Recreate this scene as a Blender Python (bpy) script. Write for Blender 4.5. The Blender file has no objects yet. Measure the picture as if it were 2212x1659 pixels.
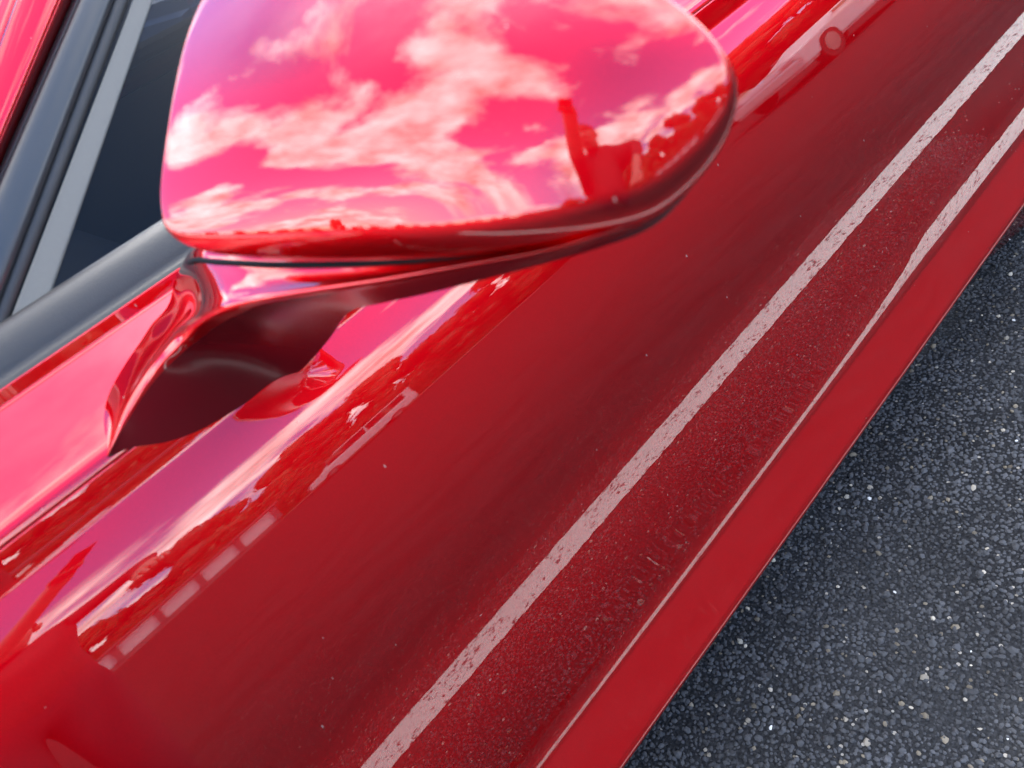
import bpy, bmesh, math, random
import numpy as np
from mathutils import Vector, Matrix
random.seed(7); rng = np.random.default_rng(7)
S = bpy.context.scene
COL = S.collection

# ------------------------------------------------------------------ camera
FPX = 1661.0                                   # focal length in units of a 2212 px wide picture
def unit(v):
    v = np.array(v, float); return v/np.linalg.norm(v)
_X = unit([2637, 2530, -1661]); _e1 = unit([-_X[1], _X[0], 0]); _e2 = np.cross(_X, _e1)
TILT = 39.0
_Z = math.cos(math.radians(TILT))*_e1 + math.sin(math.radians(TILT))*_e2
_Y = np.cross(_Z, _X)
R = np.array([_X, _Y, _Z])                     # world = R @ camera vector
C = np.array([0.0, -.54, 1.18])                # phone held over the mirror: x to the rear, y into the car, z up
cam = bpy.data.cameras.new('camera'); camo = bpy.data.objects.new('camera', cam); COL.objects.link(camo)
cam.sensor_width = 36; cam.lens = 36*FPX/2212; cam.clip_start = .002; cam.clip_end = 3000
m = Matrix.Identity(4)
for i in range(3):
    for j in range(3): m[i][j] = R[i, j]
    m[i][3] = C[i]
camo.matrix_world = m
cam.dof.use_dof = True; cam.dof.focus_distance = 1.15; cam.dof.aperture_fstop = 8.0
S.camera = camo

# ------------------------------------------------------------------ sky, sun, exposure
SUN_AZ, SUN_EL = math.radians(232), math.radians(57)     # azimuth from -Y towards the car's front
SUN_DIR = Vector((-math.sin(SUN_AZ)*math.cos(SUN_EL), -math.cos(SUN_AZ)*math.cos(SUN_EL), math.sin(SUN_EL)))
world = bpy.data.worlds.new('World'); S.world = world; world.use_nodes = True
nt = world.node_tree; nt.nodes.clear()
def N(t, typ, **k):
    n_ = t.nodes.new(typ)
    for a_, b_ in k.items(): setattr(n_, a_, b_)
    return n_
def L(t, a_, b_): t.links.new(a_, b_)
def math_node(t, op, a_, b_=None, clamp=False):
    q = N(t, 'ShaderNodeMath', operation=op, use_clamp=clamp)
    for i, v in enumerate((a_, b_)):
        if v is None: continue
        if isinstance(v, (int, float)): q.inputs[i].default_value = v
        else: L(t, v, q.inputs[i])
    return q.outputs[0]
def build_world():
    t = nt
    sky = N(t, 'ShaderNodeTexSky', sky_type='NISHITA'); sky.sun_disc = False
    sky.sun_elevation = math.asin(SUN_DIR.z); sky.sun_rotation = math.atan2(SUN_DIR.x, SUN_DIR.y)
    sky.air_density = 1.0; sky.dust_density = .15; sky.ozone_density = 3.0
    tc = N(t, 'ShaderNodeTexCoord'); sep = N(t, 'ShaderNodeSeparateXYZ'); L(t, tc.outputs['Generated'], sep.inputs[0])
    zz = math_node(t, 'ADD', math_node(t, 'MAXIMUM', sep.outputs[2], 0.0), .16)
    comb = N(t, 'ShaderNodeCombineXYZ')
    L(t, math_node(t, 'DIVIDE', sep.outputs[0], zz), comb.inputs[0]); L(t, math_node(t, 'DIVIDE', sep.outputs[1], zz), comb.inputs[1])
    mp = N(t, 'ShaderNodeMapping'); mp.inputs['Location'].default_value = (4.8, 13.3, 0); L(t, comb.outputs[0], mp.inputs[0])
    n1 = N(t, 'ShaderNodeTexNoise'); n1.inputs['Scale'].default_value = .95; n1.inputs['Detail'].default_value = 7; n1.inputs['Roughness'].default_value = .56; n1.inputs['Distortion'].default_value = .25
    L(t, mp.outputs[0], n1.inputs['Vector'])
    n2 = N(t, 'ShaderNodeTexNoise'); n2.inputs['Scale'].default_value = 3.0; n2.inputs['Detail'].default_value = 5; n2.inputs['Roughness'].default_value = .6
    L(t, mp.outputs[0], n2.inputs['Vector'])
    cov = N(t, 'ShaderNodeValToRGB'); cov.color_ramp.elements[0].position = .462; cov.color_ramp.elements[1].position = .54
    L(t, n1.outputs['Fac'], cov.inputs[0])
    # thick veil of cloud round the sun, brighter there because light scatters forward
    vm = N(t, 'ShaderNodeVectorMath', operation='DOT_PRODUCT'); L(t, tc.outputs['Generated'], vm.inputs[0]); vm.inputs[1].default_value = SUN_DIR
    g = math_node(t, 'MAXIMUM', vm.outputs['Value'], 0.0)
    glow = math_node(t, 'POWER', g, 40.0)
    veil = math_node(t, 'MULTIPLY', math_node(t, 'POWER', g, 8.0), .5, True)
    covf = math_node(t, 'MAXIMUM', cov.outputs[0], veil)
    shade = math_node(t, 'ADD', math_node(t, 'MULTIPLY', n2.outputs['Fac'], 52.0), -9.0)
    br = math_node(t, 'MULTIPLY', shade, math_node(t, 'ADD', math_node(t, 'MULTIPLY', glow, 1.5), 1.0))
    cc = N(t, 'ShaderNodeCombineXYZ')
    L(t, br, cc.inputs[0]); L(t, math_node(t, 'MULTIPLY', br, .99), cc.inputs[1]); L(t, math_node(t, 'MULTIPLY', br, 1.0), cc.inputs[2])
    mix = N(t, 'ShaderNodeMix', data_type='RGBA'); L(t, covf, mix.inputs[0]); hs = N(t, 'ShaderNodeHueSaturation'); hs.inputs['Saturation'].default_value = 1.5; hs.inputs['Value'].default_value = 1.9; L(t, sky.outputs[0], hs.inputs['Color']); L(t, hs.outputs[0], mix.inputs[6]); L(t, cc.outputs[0], mix.inputs[7])
    bg = N(t, 'ShaderNodeBackground'); bg.inputs['Strength'].default_value = .15; L(t, mix.outputs[2], bg.inputs[0])
    L(t, bg.outputs[0], N(t, 'ShaderNodeOutputWorld').inputs[0])
build_world()
sl = bpy.data.lights.new('sun', 'SUN'); sl.energy = 2.0; sl.angle = math.radians(7); sl.color = (1, .96, .9)
so = bpy.data.objects.new('sun', sl); COL.objects.link(so)
so.rotation_euler = SUN_DIR.to_track_quat('Z', 'Y').to_euler(); so.location = (-3, 0, 8)
S.view_settings.view_transform = 'Standard'; S.view_settings.look = 'None'; S.view_settings.gamma = 1
S.view_settings.exposure = 1.25
S.render.engine = 'CYCLES'
S.cycles.use_adaptive_sampling = True; S.cycles.adaptive_threshold = .02; S.cycles.caustics_reflective = False; S.cycles.caustics_refractive = False; S.cycles.max_bounces = 8; S.cycles.diffuse_bounces = 2; S.cycles.glossy_bounces = 5; S.cycles.transparent_max_bounces = 8

# ------------------------------------------------------------------ helpers
def ray(px, py): return R @ np.array([px-1106., 829.5-py, -FPX])
def at_dist(px, py, dist): return C + unit(ray(px, py))*dist
def theta(px, py):
    v = np.array([px-1106., 829.5-py, -FPX]); return math.degrees(math.atan2(v@_e1, -(v@_e2)))
def tag(o, label=None, cat=None, group=None, kind=None):
    if label: o['label'] = label
    if cat: o['category'] = cat
    if group: o['group'] = group
    if kind: o['kind'] = kind
    return o
def mesh_obj(name, verts, faces, mat, parent=None, smooth=True):
    me = bpy.data.meshes.new(name); me.from_pydata([tuple(map(float, v)) for v in verts], [], faces); me.update()
    o = bpy.data.objects.new(name, me); COL.objects.link(o)
    if mat is not None: me.materials.append(mat)
    if smooth:
        for p in me.polygons: p.use_smooth = True
    if parent is not None: o.parent = parent
    return o
def grid_obj(name, G, mat, parent=None, closed_u=False, closed_v=False, smooth=True, flip=False):
    G = np.asarray(G); a_, b_ = G.shape[:2]
    F = []
    for i in range(a_ if closed_u else a_-1):
        for j in range(b_ if closed_v else b_-1):
            q = (i*b_+j, i*b_+(j+1) % b_, ((i+1) % a_)*b_+(j+1) % b_, ((i+1) % a_)*b_+j)
            F.append(q[::-1] if flip else q)
    return mesh_obj(name, G.reshape(-1, 3), F, mat, parent, smooth)
def empty(name, loc=(0, 0, 0), rz=0):
    o = bpy.data.objects.new(name, None); COL.objects.link(o); o.location = loc; o.rotation_euler.z = rz; return o
class MB:
    def __init__(s): s.bm = bmesh.new()
    def box(s, x0, x1, y0, y1, z0, z1, bevel=0):
        b = bmesh.new(); bmesh.ops.create_cube(b, size=1)
        for v in b.verts: v.co = Vector(((x0+x1)/2+v.co.x*(x1-x0), (y0+y1)/2+v.co.y*(y1-y0), (z0+z1)/2+v.co.z*(z1-z0)))
        if bevel: bmesh.ops.bevel(b, geom=b.edges[:], offset=bevel, segments=2, profile=.5, affect='EDGES')
        s._join(b); return s
    def cyl(s, p, q, r0, r1=None, seg=16, caps=True):
        p, q = Vector(p), Vector(q); r1 = r0 if r1 is None else r1
        b = bmesh.new(); bmesh.ops.create_cone(b, segments=seg, radius1=r0, radius2=r1, depth=(q-p).length, cap_ends=caps)
        M = Matrix.Translation((p+q)/2) @ (q-p).to_track_quat('Z', 'Y').to_matrix().to_4x4()
        b.transform(M); s._join(b); return s
    def ball(s, c, r, seg=16):
        b = bmesh.new(); bmesh.ops.create_uvsphere(b, u_segments=seg, v_segments=seg//2, radius=1)
        for v in b.verts: v.co = Vector((c[0]+v.co.x*r[0], c[1]+v.co.y*r[1], c[2]+v.co.z*r[2]))
        s._join(b); return s
    def prism(s, pts, y0, y1):
        b = bmesh.new(); A = [b.verts.new((x, y0, z)) for x, z in pts]; B = [b.verts.new((x, y1, z)) for x, z in pts]
        b.faces.new(A[::-1]); b.faces.new(B)
        for i in range(len(pts)): b.faces.new((A[i], A[(i+1) % len(pts)], B[(i+1) % len(pts)], B[i]))
        bmesh.ops.recalc_face_normals(b, faces=b.faces[:]); s._join(b); return s
    def _join(s, b):
        me = bpy.data.meshes.new('t'); b.to_mesh(me); s.bm.from_mesh(me); bpy.data.meshes.remove(me); b.free()
    def build(s, name, mat, parent=None, smooth=False):
        me = bpy.data.meshes.new(name); s.bm.to_mesh(me); s.bm.free(); me.materials.append(mat)
        if smooth:
            for p in me.polygons: p.use_smooth = True
        o = bpy.data.objects.new(name, me); COL.objects.link(o)
        if parent is not None: o.parent = parent
        return o

# ------------------------------------------------------------------ materials
def material(name):
    m_ = bpy.data.materials.new(name); m_.use_nodes = True; t = m_.node_tree
    return m_, t, t.nodes['Principled BSDF']
def simple(name, col, rough=.5, metal=0, coat=0, spec=.5, noise=0, nscale=40, bump=0):
    m_, t, b = material(name)
    b.inputs['Base Color'].default_value = (*col, 1); b.inputs['Roughness'].default_value = rough; b.inputs['Metallic'].default_value = metal
    b.inputs['Coat Weight'].default_value = coat; b.inputs['Specular IOR Level'].default_value = spec
    if noise or bump:
        tc = N(t, 'ShaderNodeTexCoord'); nz = N(t, 'ShaderNodeTexNoise'); nz.inputs['Scale'].default_value = nscale; nz.inputs['Detail'].default_value = 5
        L(t, tc.outputs['Object'], nz.inputs['Vector'])
        if noise:
            hs = N(t, 'ShaderNodeMix', data_type='RGBA'); hs.inputs[6].default_value = (*[c*(1-noise) for c in col], 1); hs.inputs[7].default_value = (*[min(1, c*(1+noise)) for c in col], 1)
            L(t, nz.outputs['Fac'], hs.inputs[0]); L(t, hs.outputs[2], b.inputs['Base Color'])
        if bump:
            bp = N(t, 'ShaderNodeBump'); bp.inputs['Strength'].default_value = bump; bp.inputs['Distance'].default_value = .002
            L(t, nz.outputs['Fac'], bp.inputs['Height']); L(t, bp.outputs[0], b.inputs['Normal'])
    return m_
def car_paint():
    m_, t, b = material('red_metallic_paint'); t.nodes.remove(b)
    tc = N(t, 'ShaderNodeTexCoord')
    # metallic base coat
    fl = N(t, 'ShaderNodeTexNoise'); fl.inputs['Scale'].default_value = 1400; fl.inputs['Detail'].default_value = 1; L(t, tc.outputs['Object'], fl.inputs['Vector'])
    fc = N(t, 'ShaderNodeMix', data_type='RGBA'); fc.inputs[6].default_value = (.47, .0003, .003, 1); fc.inputs[7].default_value = (.72, .0006, .006, 1); L(t, fl.outputs['Fac'], fc.inputs[0])
    gl_ = N(t, 'ShaderNodeBsdfGlossy', distribution='BECKMANN'); gl_.inputs['Roughness'].default_value = .47; L(t, fc.outputs[2], gl_.inputs['Color'])
    df_ = N(t, 'ShaderNodeBsdfDiffuse'); df_.inputs[0].default_value = (.38, .0006, .005, 1)
    base = N(t, 'ShaderNodeMixShader'); base.inputs[0].default_value = .06; L(t, gl_.outputs[0], base.inputs[1]); L(t, df_.outputs[0], base.inputs[2])
    # clear coat: slight orange peel
    op = N(t, 'ShaderNodeTexNoise'); op.inputs['Scale'].default_value = 110; op.inputs['Detail'].default_value = 2; L(t, tc.outputs['Object'], op.inputs['Vector'])
    bp = N(t, 'ShaderNodeBump'); bp.inputs['Strength'].default_value = .0025; bp.inputs['Distance'].default_value = .001; L(t, op.outputs['Fac'], bp.inputs['Height'])
    cg = N(t, 'ShaderNodeBsdfGlossy'); cg.inputs['Roughness'].default_value = .007; L(t, bp.outputs[0], cg.inputs['Normal'])
    fr = N(t, 'ShaderNodeFresnel'); fr.inputs[0].default_value = 1.9
    coat = N(t, 'ShaderNodeMixShader'); L(t, fr.outputs[0], coat.inputs[0]); L(t, base.outputs[0], coat.inputs[1]); L(t, cg.outputs[0], coat.inputs[2])
    # dust: sparse tiny pale grains lying on the lacquer
    mp = N(t, 'ShaderNodeMapping'); mp.inputs['Scale'].default_value = (1, 1, .45); L(t, tc.outputs['Object'], mp.inputs[0])
    vo = N(t, 'ShaderNodeTexVoronoi'); vo.inputs['Scale'].default_value = 75; L(t, mp.outputs[0], vo.inputs['Vector'])
    sp = N(t, 'ShaderNodeSeparateColor'); L(t, vo.outputs['Color'], sp.inputs[0])
    dot = math_node(t, 'MULTIPLY', math_node(t, 'GREATER_THAN', sp.outputs[0], .62), math_node(t, 'LESS_THAN', vo.outputs['Distance'], math_node(t, 'MULTIPLY', sp.outputs[1], .07)))
    df = N(t, 'ShaderNodeBsdfDiffuse'); df.inputs[0].default_value = (.35, .28, .26, 1)
    mx = N(t, 'ShaderNodeMixShader'); L(t, math_node(t, 'MULTIPLY', dot, .5), mx.inputs[0])
    L(t, coat.outputs[0], mx.inputs[1]); L(t, df.outputs[0], mx.inputs[2]); L(t, mx.outputs[0], t.nodes['Material Output'].inputs[0])
    return m_
PAINT = car_paint()
def glass_mat(name, tint, refl=1.0):
    m_, t, b = material(name); t.nodes.remove(b)
    tr = N(t, 'ShaderNodeBsdfTransparent'); tr.inputs[0].default_value = (*tint, 1)
    gl = N(t, 'ShaderNodeBsdfGlossy'); gl.inputs['Roughness'].default_value = .25
    fr = N(t, 'ShaderNodeFresnel'); fr.inputs[0].default_value = 1.33
    mx = N(t, 'ShaderNodeMixShader'); L(t, fr.outputs[0], mx.inputs[0]); L(t, tr.outputs[0], mx.inputs[1]); L(t, gl.outputs[0], mx.inputs[2])
    L(t, mx.outputs[0], t.nodes['Material Output'].inputs[0]); return m_
GLASS = glass_mat('tinted_glass', (.22, .23, .25)); CLEAR = glass_mat('clear_glass', (.75, .8, .8))
RUBBER = simple('black_rubber', (.018, .018, .02), .42, bump=.15, nscale=900)
GLOSSBLK = simple('satin_black_trim', (.03, .032, .036), .32, spec=.6)
GREYTRIM = simple('grey_trim_tape', (.11, .11, .105), .6, noise=.06, nscale=300)
DARKINT = simple('dark_interior', (.012, .012, .014), .9, spec=.05)
GREYPL = simple('mid_grey_plastic', (.16, .16, .17), .6)
BLUE = simple('blue_cover', (.03, .16, .45), .7, noise=.1, nscale=30)
MIRROR = simple('mirror_glass', (.85, .87, .88), .02, metal=1)
TYRE = simple('tyre_rubber', (.02, .02, .02), .8, bump=.3, nscale=200)
RIM = simple('wheel_alloy', (.35, .35, .36), .3, metal=1)
LAMP = simple('lamp_lens', (.6, .6, .62), .08, coat=1); TAIL = simple('tail_lens', (.3, .01, .01), .1, coat=1)
def asphalt_mat(name='asphalt', base=(.026, .027, .030)):
    m_, t, b = material(name); b.inputs['Roughness'].default_value = .95; b.inputs['Specular IOR Level'].default_value = .03
    tc = N(t, 'ShaderNodeTexCoord')
    n1 = N(t, 'ShaderNodeTexNoise'); n1.inputs['Scale'].default_value = 220; n1.inputs['Detail'].default_value = 4
    n2 = N(t, 'ShaderNodeTexNoise'); n2.inputs['Scale'].default_value = 2.2; n2.inputs['Detail'].default_value = 6
    vo = N(t, 'ShaderNodeTexVoronoi'); vo.inputs['Scale'].default_value = 105
    for q in (n1, n2, vo): L(t, tc.outputs['Object'], q.inputs['Vector'])
    r1 = N(t, 'ShaderNodeValToRGB'); e = r1.color_ramp.elements
    e[0].position = .3; e[0].color = (*[c*.55 for c in base], 1); e[1].position = .75; e[1].color = (*[c*1.6 for c in base], 1); L(t, n1.outputs['Fac'], r1.inputs[0])
    big = N(t, 'ShaderNodeMix', data_type='RGBA', blend_type='MULTIPLY'); big.inputs[0].default_value = 1
    r2 = N(t, 'ShaderNodeValToRGB'); r2.color_ramp.elements[0].position = .3; r2.color_ramp.elements[0].color = (.75, .75, .75, 1); r2.color_ramp.elements[1].position = .7; r2.color_ramp.elements[1].color = (1.2, 1.2, 1.18, 1)
    L(t, n2.outputs['Fac'], r2.inputs[0]); L(t, r1.outputs[0], big.inputs[6]); L(t, r2.outputs[0], big.inputs[7])
    sp = N(t, 'ShaderNodeSeparateColor'); L(t, vo.outputs['Color'], sp.inputs[0])
    pick = math_node(t, 'MULTIPLY', math_node(t, 'GREATER_THAN', sp.outputs[0], .93), math_node(t, 'LESS_THAN', vo.outputs['Distance'], .3))
    mx = N(t, 'ShaderNodeMix', data_type='RGBA'); L(t, pick, mx.inputs[0]); L(t, big.outputs[2], mx.inputs[6]); mx.inputs[7].default_value = (.30, .28, .25, 1)
    L(t, mx.outputs[2], b.inputs['Base Color'])
    bp = N(t, 'ShaderNodeBump'); bp.inputs['Strength'].default_value = .8; bp.inputs['Distance'].default_value = .004
    L(t, n1.outputs['Fac'], bp.inputs['Height']); L(t, bp.outputs[0], b.inputs['Normal'])
    return m_
ASPHALT = asphalt_mat()
def chip_mat():
    m_, t, b = material('asphalt_aggregate'); b.inputs['Roughness'].default_value = .8; b.inputs['Specular IOR Level'].default_value = .3
    at_ = N(t, 'ShaderNodeAttribute', attribute_name='chip_colour'); L(t, at_.outputs['Color'], b.inputs['Base Color']); return m_
def line_mat():
    m_, t, b = material('worn_white_paint'); b.inputs['Roughness'].default_value = .75
    tc = N(t, 'ShaderNodeTexCoord')
    n1 = N(t, 'ShaderNodeTexNoise'); n1.inputs['Scale'].default_value = 75; n1.inputs['Detail'].default_value = 5; n1.inputs['Roughness'].default_value = .6
    n2 = N(t, 'ShaderNodeTexNoise'); n2.inputs['Scale'].default_value = 14; n2.inputs['Detail'].default_value = 4
    for q in (n1, n2): L(t, tc.outputs['Object'], q.inputs['Vector'])
    s_ = math_node(t, 'ADD', n1.outputs['Fac'], math_node(t, 'MULTIPLY', n2.outputs['Fac'], .35))
    r1 = N(t, 'ShaderNodeValToRGB'); e = r1.color_ramp.elements
    e[0].position = .53; e[0].color = (.06, .06, .062, 1); e[1].position = .61; e[1].color = (.60, .60, .56, 1); L(t, s_, r1.inputs[0])
    L(t, r1.outputs[0], b.inputs['Base Color'])
    bp = N(t, 'ShaderNodeBump'); bp.inputs['Strength'].default_value = .5; bp.inputs['Distance'].default_value = .003
    L(t, n1.outputs['Fac'], bp.inputs['Height']); L(t, bp.outputs[0], b.inputs['Normal'])
    return m_
LINEW = line_mat()
LEAF = [simple('leaves_%d' % i, c, .6, noise=.5, nscale=1.5) for i, c in enumerate([(.035, .07, .018), (.05, .085, .025), (.03, .055, .02)])]
BARK = simple('bark', (.09, .065, .045), .9, bump=.5, nscale=20)
GRASS = simple('lawn', (.05, .085, .025), .9, noise=.5, nscale=2)
WHITEWALL = simple('white_roller_door', (.78, .77, .74), .6)
PALEWALL = simple('pale_render', (.62, .60, .55), .8, noise=.05, nscale=3)
DARKGLASS = simple('dark_window', (.02, .025, .03), .05, coat=1)
ROOFM = simple('grey_roof', (.12, .12, .125), .8, noise=.15, nscale=2)
KERB = simple('concrete', (.16, .155, .15), .85, noise=.15, nscale=6)

# ------------------------------------------------------------------ ground
def setting(name, o): o['kind'] = 'structure'; return o
xs = np.concatenate([[-400], np.linspace(-60, 60, 25), [400]]); ys = np.concatenate([[-400], np.linspace(-60, 60, 25), [400]])
setting('ground', grid_obj('ground', [[(x, y, 0) for y in ys] for x in xs], ASPHALT, flip=True))
setting('lawn', grid_obj('lawn', [[(x, y, .12+.3*((-30-y)/60)) for y in (-30, -60, -90)] for x in (-120, 0, 120)], GRASS, flip=True))
setting('kerb', MB().box(-120, 120, -30, -29.85, 0, .13, .02).build('kerb', KERB))

LINE_Y = -.530
def stall_line():
    x0, x1, hw = -2.6, 4.2, .06; n_ = 400; G = []
    for i in range(n_+1):
        x = x0+(x1-x0)*i/n_
        G.append([(x, LINE_Y-hw+rng.normal()*.0018, .0055), (x, LINE_Y, .006), (x, LINE_Y+hw+rng.normal()*.0018, .0055)])
    o = grid_obj('parking_line', G, LINEW, flip=True); tag(o, 'worn white painted stall line on asphalt mirrored in the red door', 'parking line')
    return o
stall_line()
def chips():
    t_ = (1+5**.5)/2
    ico = np.array([(-1, t_, 0), (1, t_, 0), (-1, -t_, 0), (1, -t_, 0), (0, -1, t_), (0, 1, t_), (0, -1, -t_), (0, 1, -t_), (t_, 0, -1), (t_, 0, 1), (-t_, 0, -1), (-t_, 0, 1)])/1.902
    fc = np.array([(0,11,5),(0,5,1),(0,1,7),(0,7,10),(0,10,11),(1,5,9),(5,11,4),(11,10,2),(10,7,6),(7,1,8),(3,9,4),(3,4,2),(3,2,6),(3,6,8),(3,8,9),(4,9,5),(2,4,11),(6,2,10),(8,6,7),(9,8,1)])
    x0, x1, y0, y1 = -.25, 2.1, -.80, .10; s_ = .0070
    gx, gy = np.meshgrid(np.arange(x0, x1, s_), np.arange(y0, y1, s_)); P = np.stack([gx.ravel(), gy.ravel()], 1); n_ = len(P)
    P = P+rng.uniform(-.5, .5, P.shape)*s_
    r = rng.lognormal(math.log(.0033), .26, n_).clip(.0025, .010)
    q = rng.normal(size=(n_, 4)); q /= np.linalg.norm(q, axis=1)[:, None]; w, x, y, z = q.T
    M = np.stack([1-2*(y*y+z*z), 2*(x*y-z*w), 2*(x*z+y*w), 2*(x*y+z*w), 1-2*(x*x+z*z), 2*(y*z-x*w), 2*(x*z-y*w), 2*(y*z+x*w), 1-2*(x*x+y*y)], 1).reshape(-1, 3, 3)
    jit = ico[None]*rng.uniform(.75, 1.2, (n_, 12, 1))*r[:, None, None]*rng.uniform(.7, 1.3, (n_, 1, 3))
    V = np.einsum('nij,nkj->nki', M, jit); V[:, :, 2] *= .75
    V[:, :, 0] += P[:, None, 0]; V[:, :, 1] += P[:, None, 1]; V[:, :, 2] += (rng.uniform(-.0022, .0014, n_))[:, None]
    F = (fc[None]+12*np.arange(n_)[:, None, None]).reshape(-1, 3)
    me = bpy.data.meshes.new('asphalt_chips'); me.from_pydata(V.reshape(-1, 3), [], F.tolist())
    k = rng.random(n_); base = np.array([.056, .059, .066])*rng.uniform(.72, 1.3, (n_, 1))
    wv = sum(a_*np.sin(P[:, 0]*fx+P[:, 1]*fy+p_) for a_, fx, fy, p_ in ((.5, 7, 4, 1), (.4, -11, 9, 2), (.4, 17, 21, .5), (.3, 33, -27, 4), (.3, 41, 52, 2.2)))
    base *= (1+.22*wv).clip(.55, 1.6)[:, None]
    pale = k > .988; base[pale] = np.array([.34, .31, .26])*rng.uniform(.5, 1.5, (pale.sum(), 1))
    white = k > .9988; base[white] = np.array([.62, .63, .64]); 
    tan = (k < .03); base[tan] = np.array([.15, .13, .10])*rng.uniform(.6, 1.4, (tan.sum(), 1))
    at_ = me.color_attributes.new('chip_colour', 'FLOAT_COLOR', 'POINT')
    cv = np.ones((n_, 12, 4)); cv[:, :, :3] = base[:, None]; at_.data.foreach_set('color', cv.ravel())
    o = bpy.data.objects.new('asphalt_chips', me); COL.objects.link(o); me.materials.append(chip_mat())
    tag(o, 'dark asphalt aggregate with scattered pale stone chips beside the car', 'asphalt', kind='stuff')
chips()

# ------------------------------------------------------------------ the car: side profile
CY = .98                                        # centre plane of the car
_UP = [(22.3, 12), (21.5, 12), (21.3, 40), (21.0, 66), (15.7, 62), (15.35, 52), (15.05, 26), (14.7, 17), (13.1, 14.5), (12.5, 18), (12.1, 33.5), (11.6, 34), (8, 22.4), (4.4, 16.4)]
PROF = _UP+[(0, 15.6), (-4, 13.9), (-7.3, 11.2), (-9.3, 4.8), (-10.6, .4), (-11.9, -2.0), (-15, -5.6), (-17.3, -8.2), (-18.7, -9.6), (-19.3, -3), (-20.1, 11), (-20.4, 26.5), (-23.8, 28), (-24.2, 15), (-24.35, -25)]
PROF_REAR = _UP+[(0, 15.6), (-4, 13.9), (-7.3, 10.8), (-9.3, 3.6), (-10.4, -.4), (-11.9, -2.2), (-15, -4.8), (-16.9, -6.2), (-17.4, -1), (-18.0, 3.8), (-18.8, 6.4), (-19.5, 9.2), (-20.1, 15), (-20.4, 26.5), (-23.8, 28), (-24.2, 15), (-24.35, -25)]
def build_profile(prof):
    _th = [p[0] for p in prof][::-1]; _tt = [p[1] for p in prof][::-1]; rows = []
    for sgn in (1, -1):
        x = 15.2; r = -C[1]/math.cos(math.radians(x-TILT)); st = .02
        while (-24.36 < x < 22.31):
            ph = math.radians(x-TILT); rows.append((x, C[1]+r*math.cos(ph), C[2]+r*math.sin(ph), r))
            xm = x+sgn*st/2; r += r*math.tan(math.radians(xm-TILT+np.interp(xm, _th, _tt)))*math.radians(st)*sgn; x += sgn*st
    rows.sort(); return np.array(rows)
PR = build_profile(PROF); PR2 = build_profile(PROF_REAR)
def prof_r(th): return float(np.interp(th, PR[:, 0], PR[:, 3]))
def body_at(px, py, out=0.0):
    v = ray(px, py); r = prof_r(theta(px, py))-out; return C+v*(r/math.hypot(v[1], v[2]))
# resample: dense enough for clean reflections
_s = np.concatenate([np.arange(22.3, 21.0, -.08), np.arange(21.0, 15.9, -.3), np.arange(15.9, 14.7, -.06), np.arange(14.7, 11.3, -.08), np.arange(11.3, -17, -.3), np.arange(-17, -21, -.1), np.arange(-21, -23.7, -.3), np.arange(-23.7, -24.34, -.05)])
SIDE = [(float(np.interp(t, PR[:, 0], PR[:, 1])), float(np.interp(t, PR[:, 0], PR[:, 2]))) for t in _s]
REAR = [(float(np.interp(t, PR2[:, 0], PR2[:, 1])), float(np.interp(t, PR2[:, 0], PR2[:, 2]))) for t in _s]
yb, zb = SIDE[-1]
NS = len(SIDE)
SIDE += [(yb+.010, zb-.006), (yb+.035, zb-.025), (yb+.08, zb-.09), (yb+.115, zb-.15), (yb+.15, zb-.19), (yb+.19, zb-.20)]
FLARE = [(yb+.001, zb-.008), (yb+.006, zb-.035), (yb+.02, zb-.09), (yb+.04, zb-.15), (yb+.075, zb-.19), (yb+.12, zb-.20)]
def sill(x, j):                                 # the sill grows out towards the rear wheel
    if j < NS:
        u = min(1, max(0, (x-.05)/1.0)); a_, b_ = SIDE[j], REAR[j]; return (a_[0]+(b_[0]-a_[0])*u, a_[1]+(b_[1]-a_[1])*u)
    u = min(1, max(0, (x-1.15)/.5)); u = u*u*(3-2*u); a_, b_ = SIDE[j], FLARE[j-NS]; return (a_[0]+(b_[0]-a_[0])*u, a_[1]+(b_[1]-a_[1])*u)
def taper(x):
    if x < -.95: return ((-.95-x)/.85)**2*.20
    if x > 2.3: return ((x-2.3)/.8)**2*.16
    return 0.0
def drop(x):
    if x < -.7: return ((-.7-x)/1.1)**2*.10
    return 0.0
WHEELS = (-.86, 2.14); WR = .345
car = empty('red_car', (0, 0, 0)); tag(car, 'glossy red metallic coupe seen close from above its driver side mirror', 'car')
def side_panel(name, x0, x1, step):
    n_ = max(2, int((x1-x0)/step)+1); G = []
    for x in np.linspace(x0, x1, n_):
        row = []
        for j in range(len(SIDE)):
            y, z = sill(x, j); k = (z-.4)/.6
            row.append([x, y+taper(x), z-drop(x)*max(0, k)])
        G.append(row)
    G = np.array(G); V = G.reshape(-1, 3).copy(); nb = G.shape[1]; F = []
    inside = np.zeros(len(V), bool); near = np.full(len(V), -1)
    for w in WHEELS:
        dx, dz = V[:, 0]-w, V[:, 2]-WR; dd = np.hypot(dx, dz); inside |= dd < .385
    for i in range(n_-1):
        for j in range(nb-1):
            q = (i*nb+j, i*nb+j+1, (i+1)*nb+j+1, (i+1)*nb+j)
            if all(inside[k] for k in q): continue
            F.append(q[::-1])
    for w in WHEELS:                            # pull the ragged cut on to the arch circle
        for k in np.where(inside)[0]:
            dx, dz = V[k, 0]-w, V[k, 2]-WR; dd = math.hypot(dx, dz)
            if dd < .385: V[k, 0] = w+dx/dd*.385; V[k, 2] = WR+dz/dd*.385
    o = mesh_obj(name, V, F, PAINT, car)
    sd = o.modifiers.new('thickness', 'SOLIDIFY'); sd.thickness = .004; sd.offset = -1
    return o
DX0, DX1 = -.30, 1.72
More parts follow.
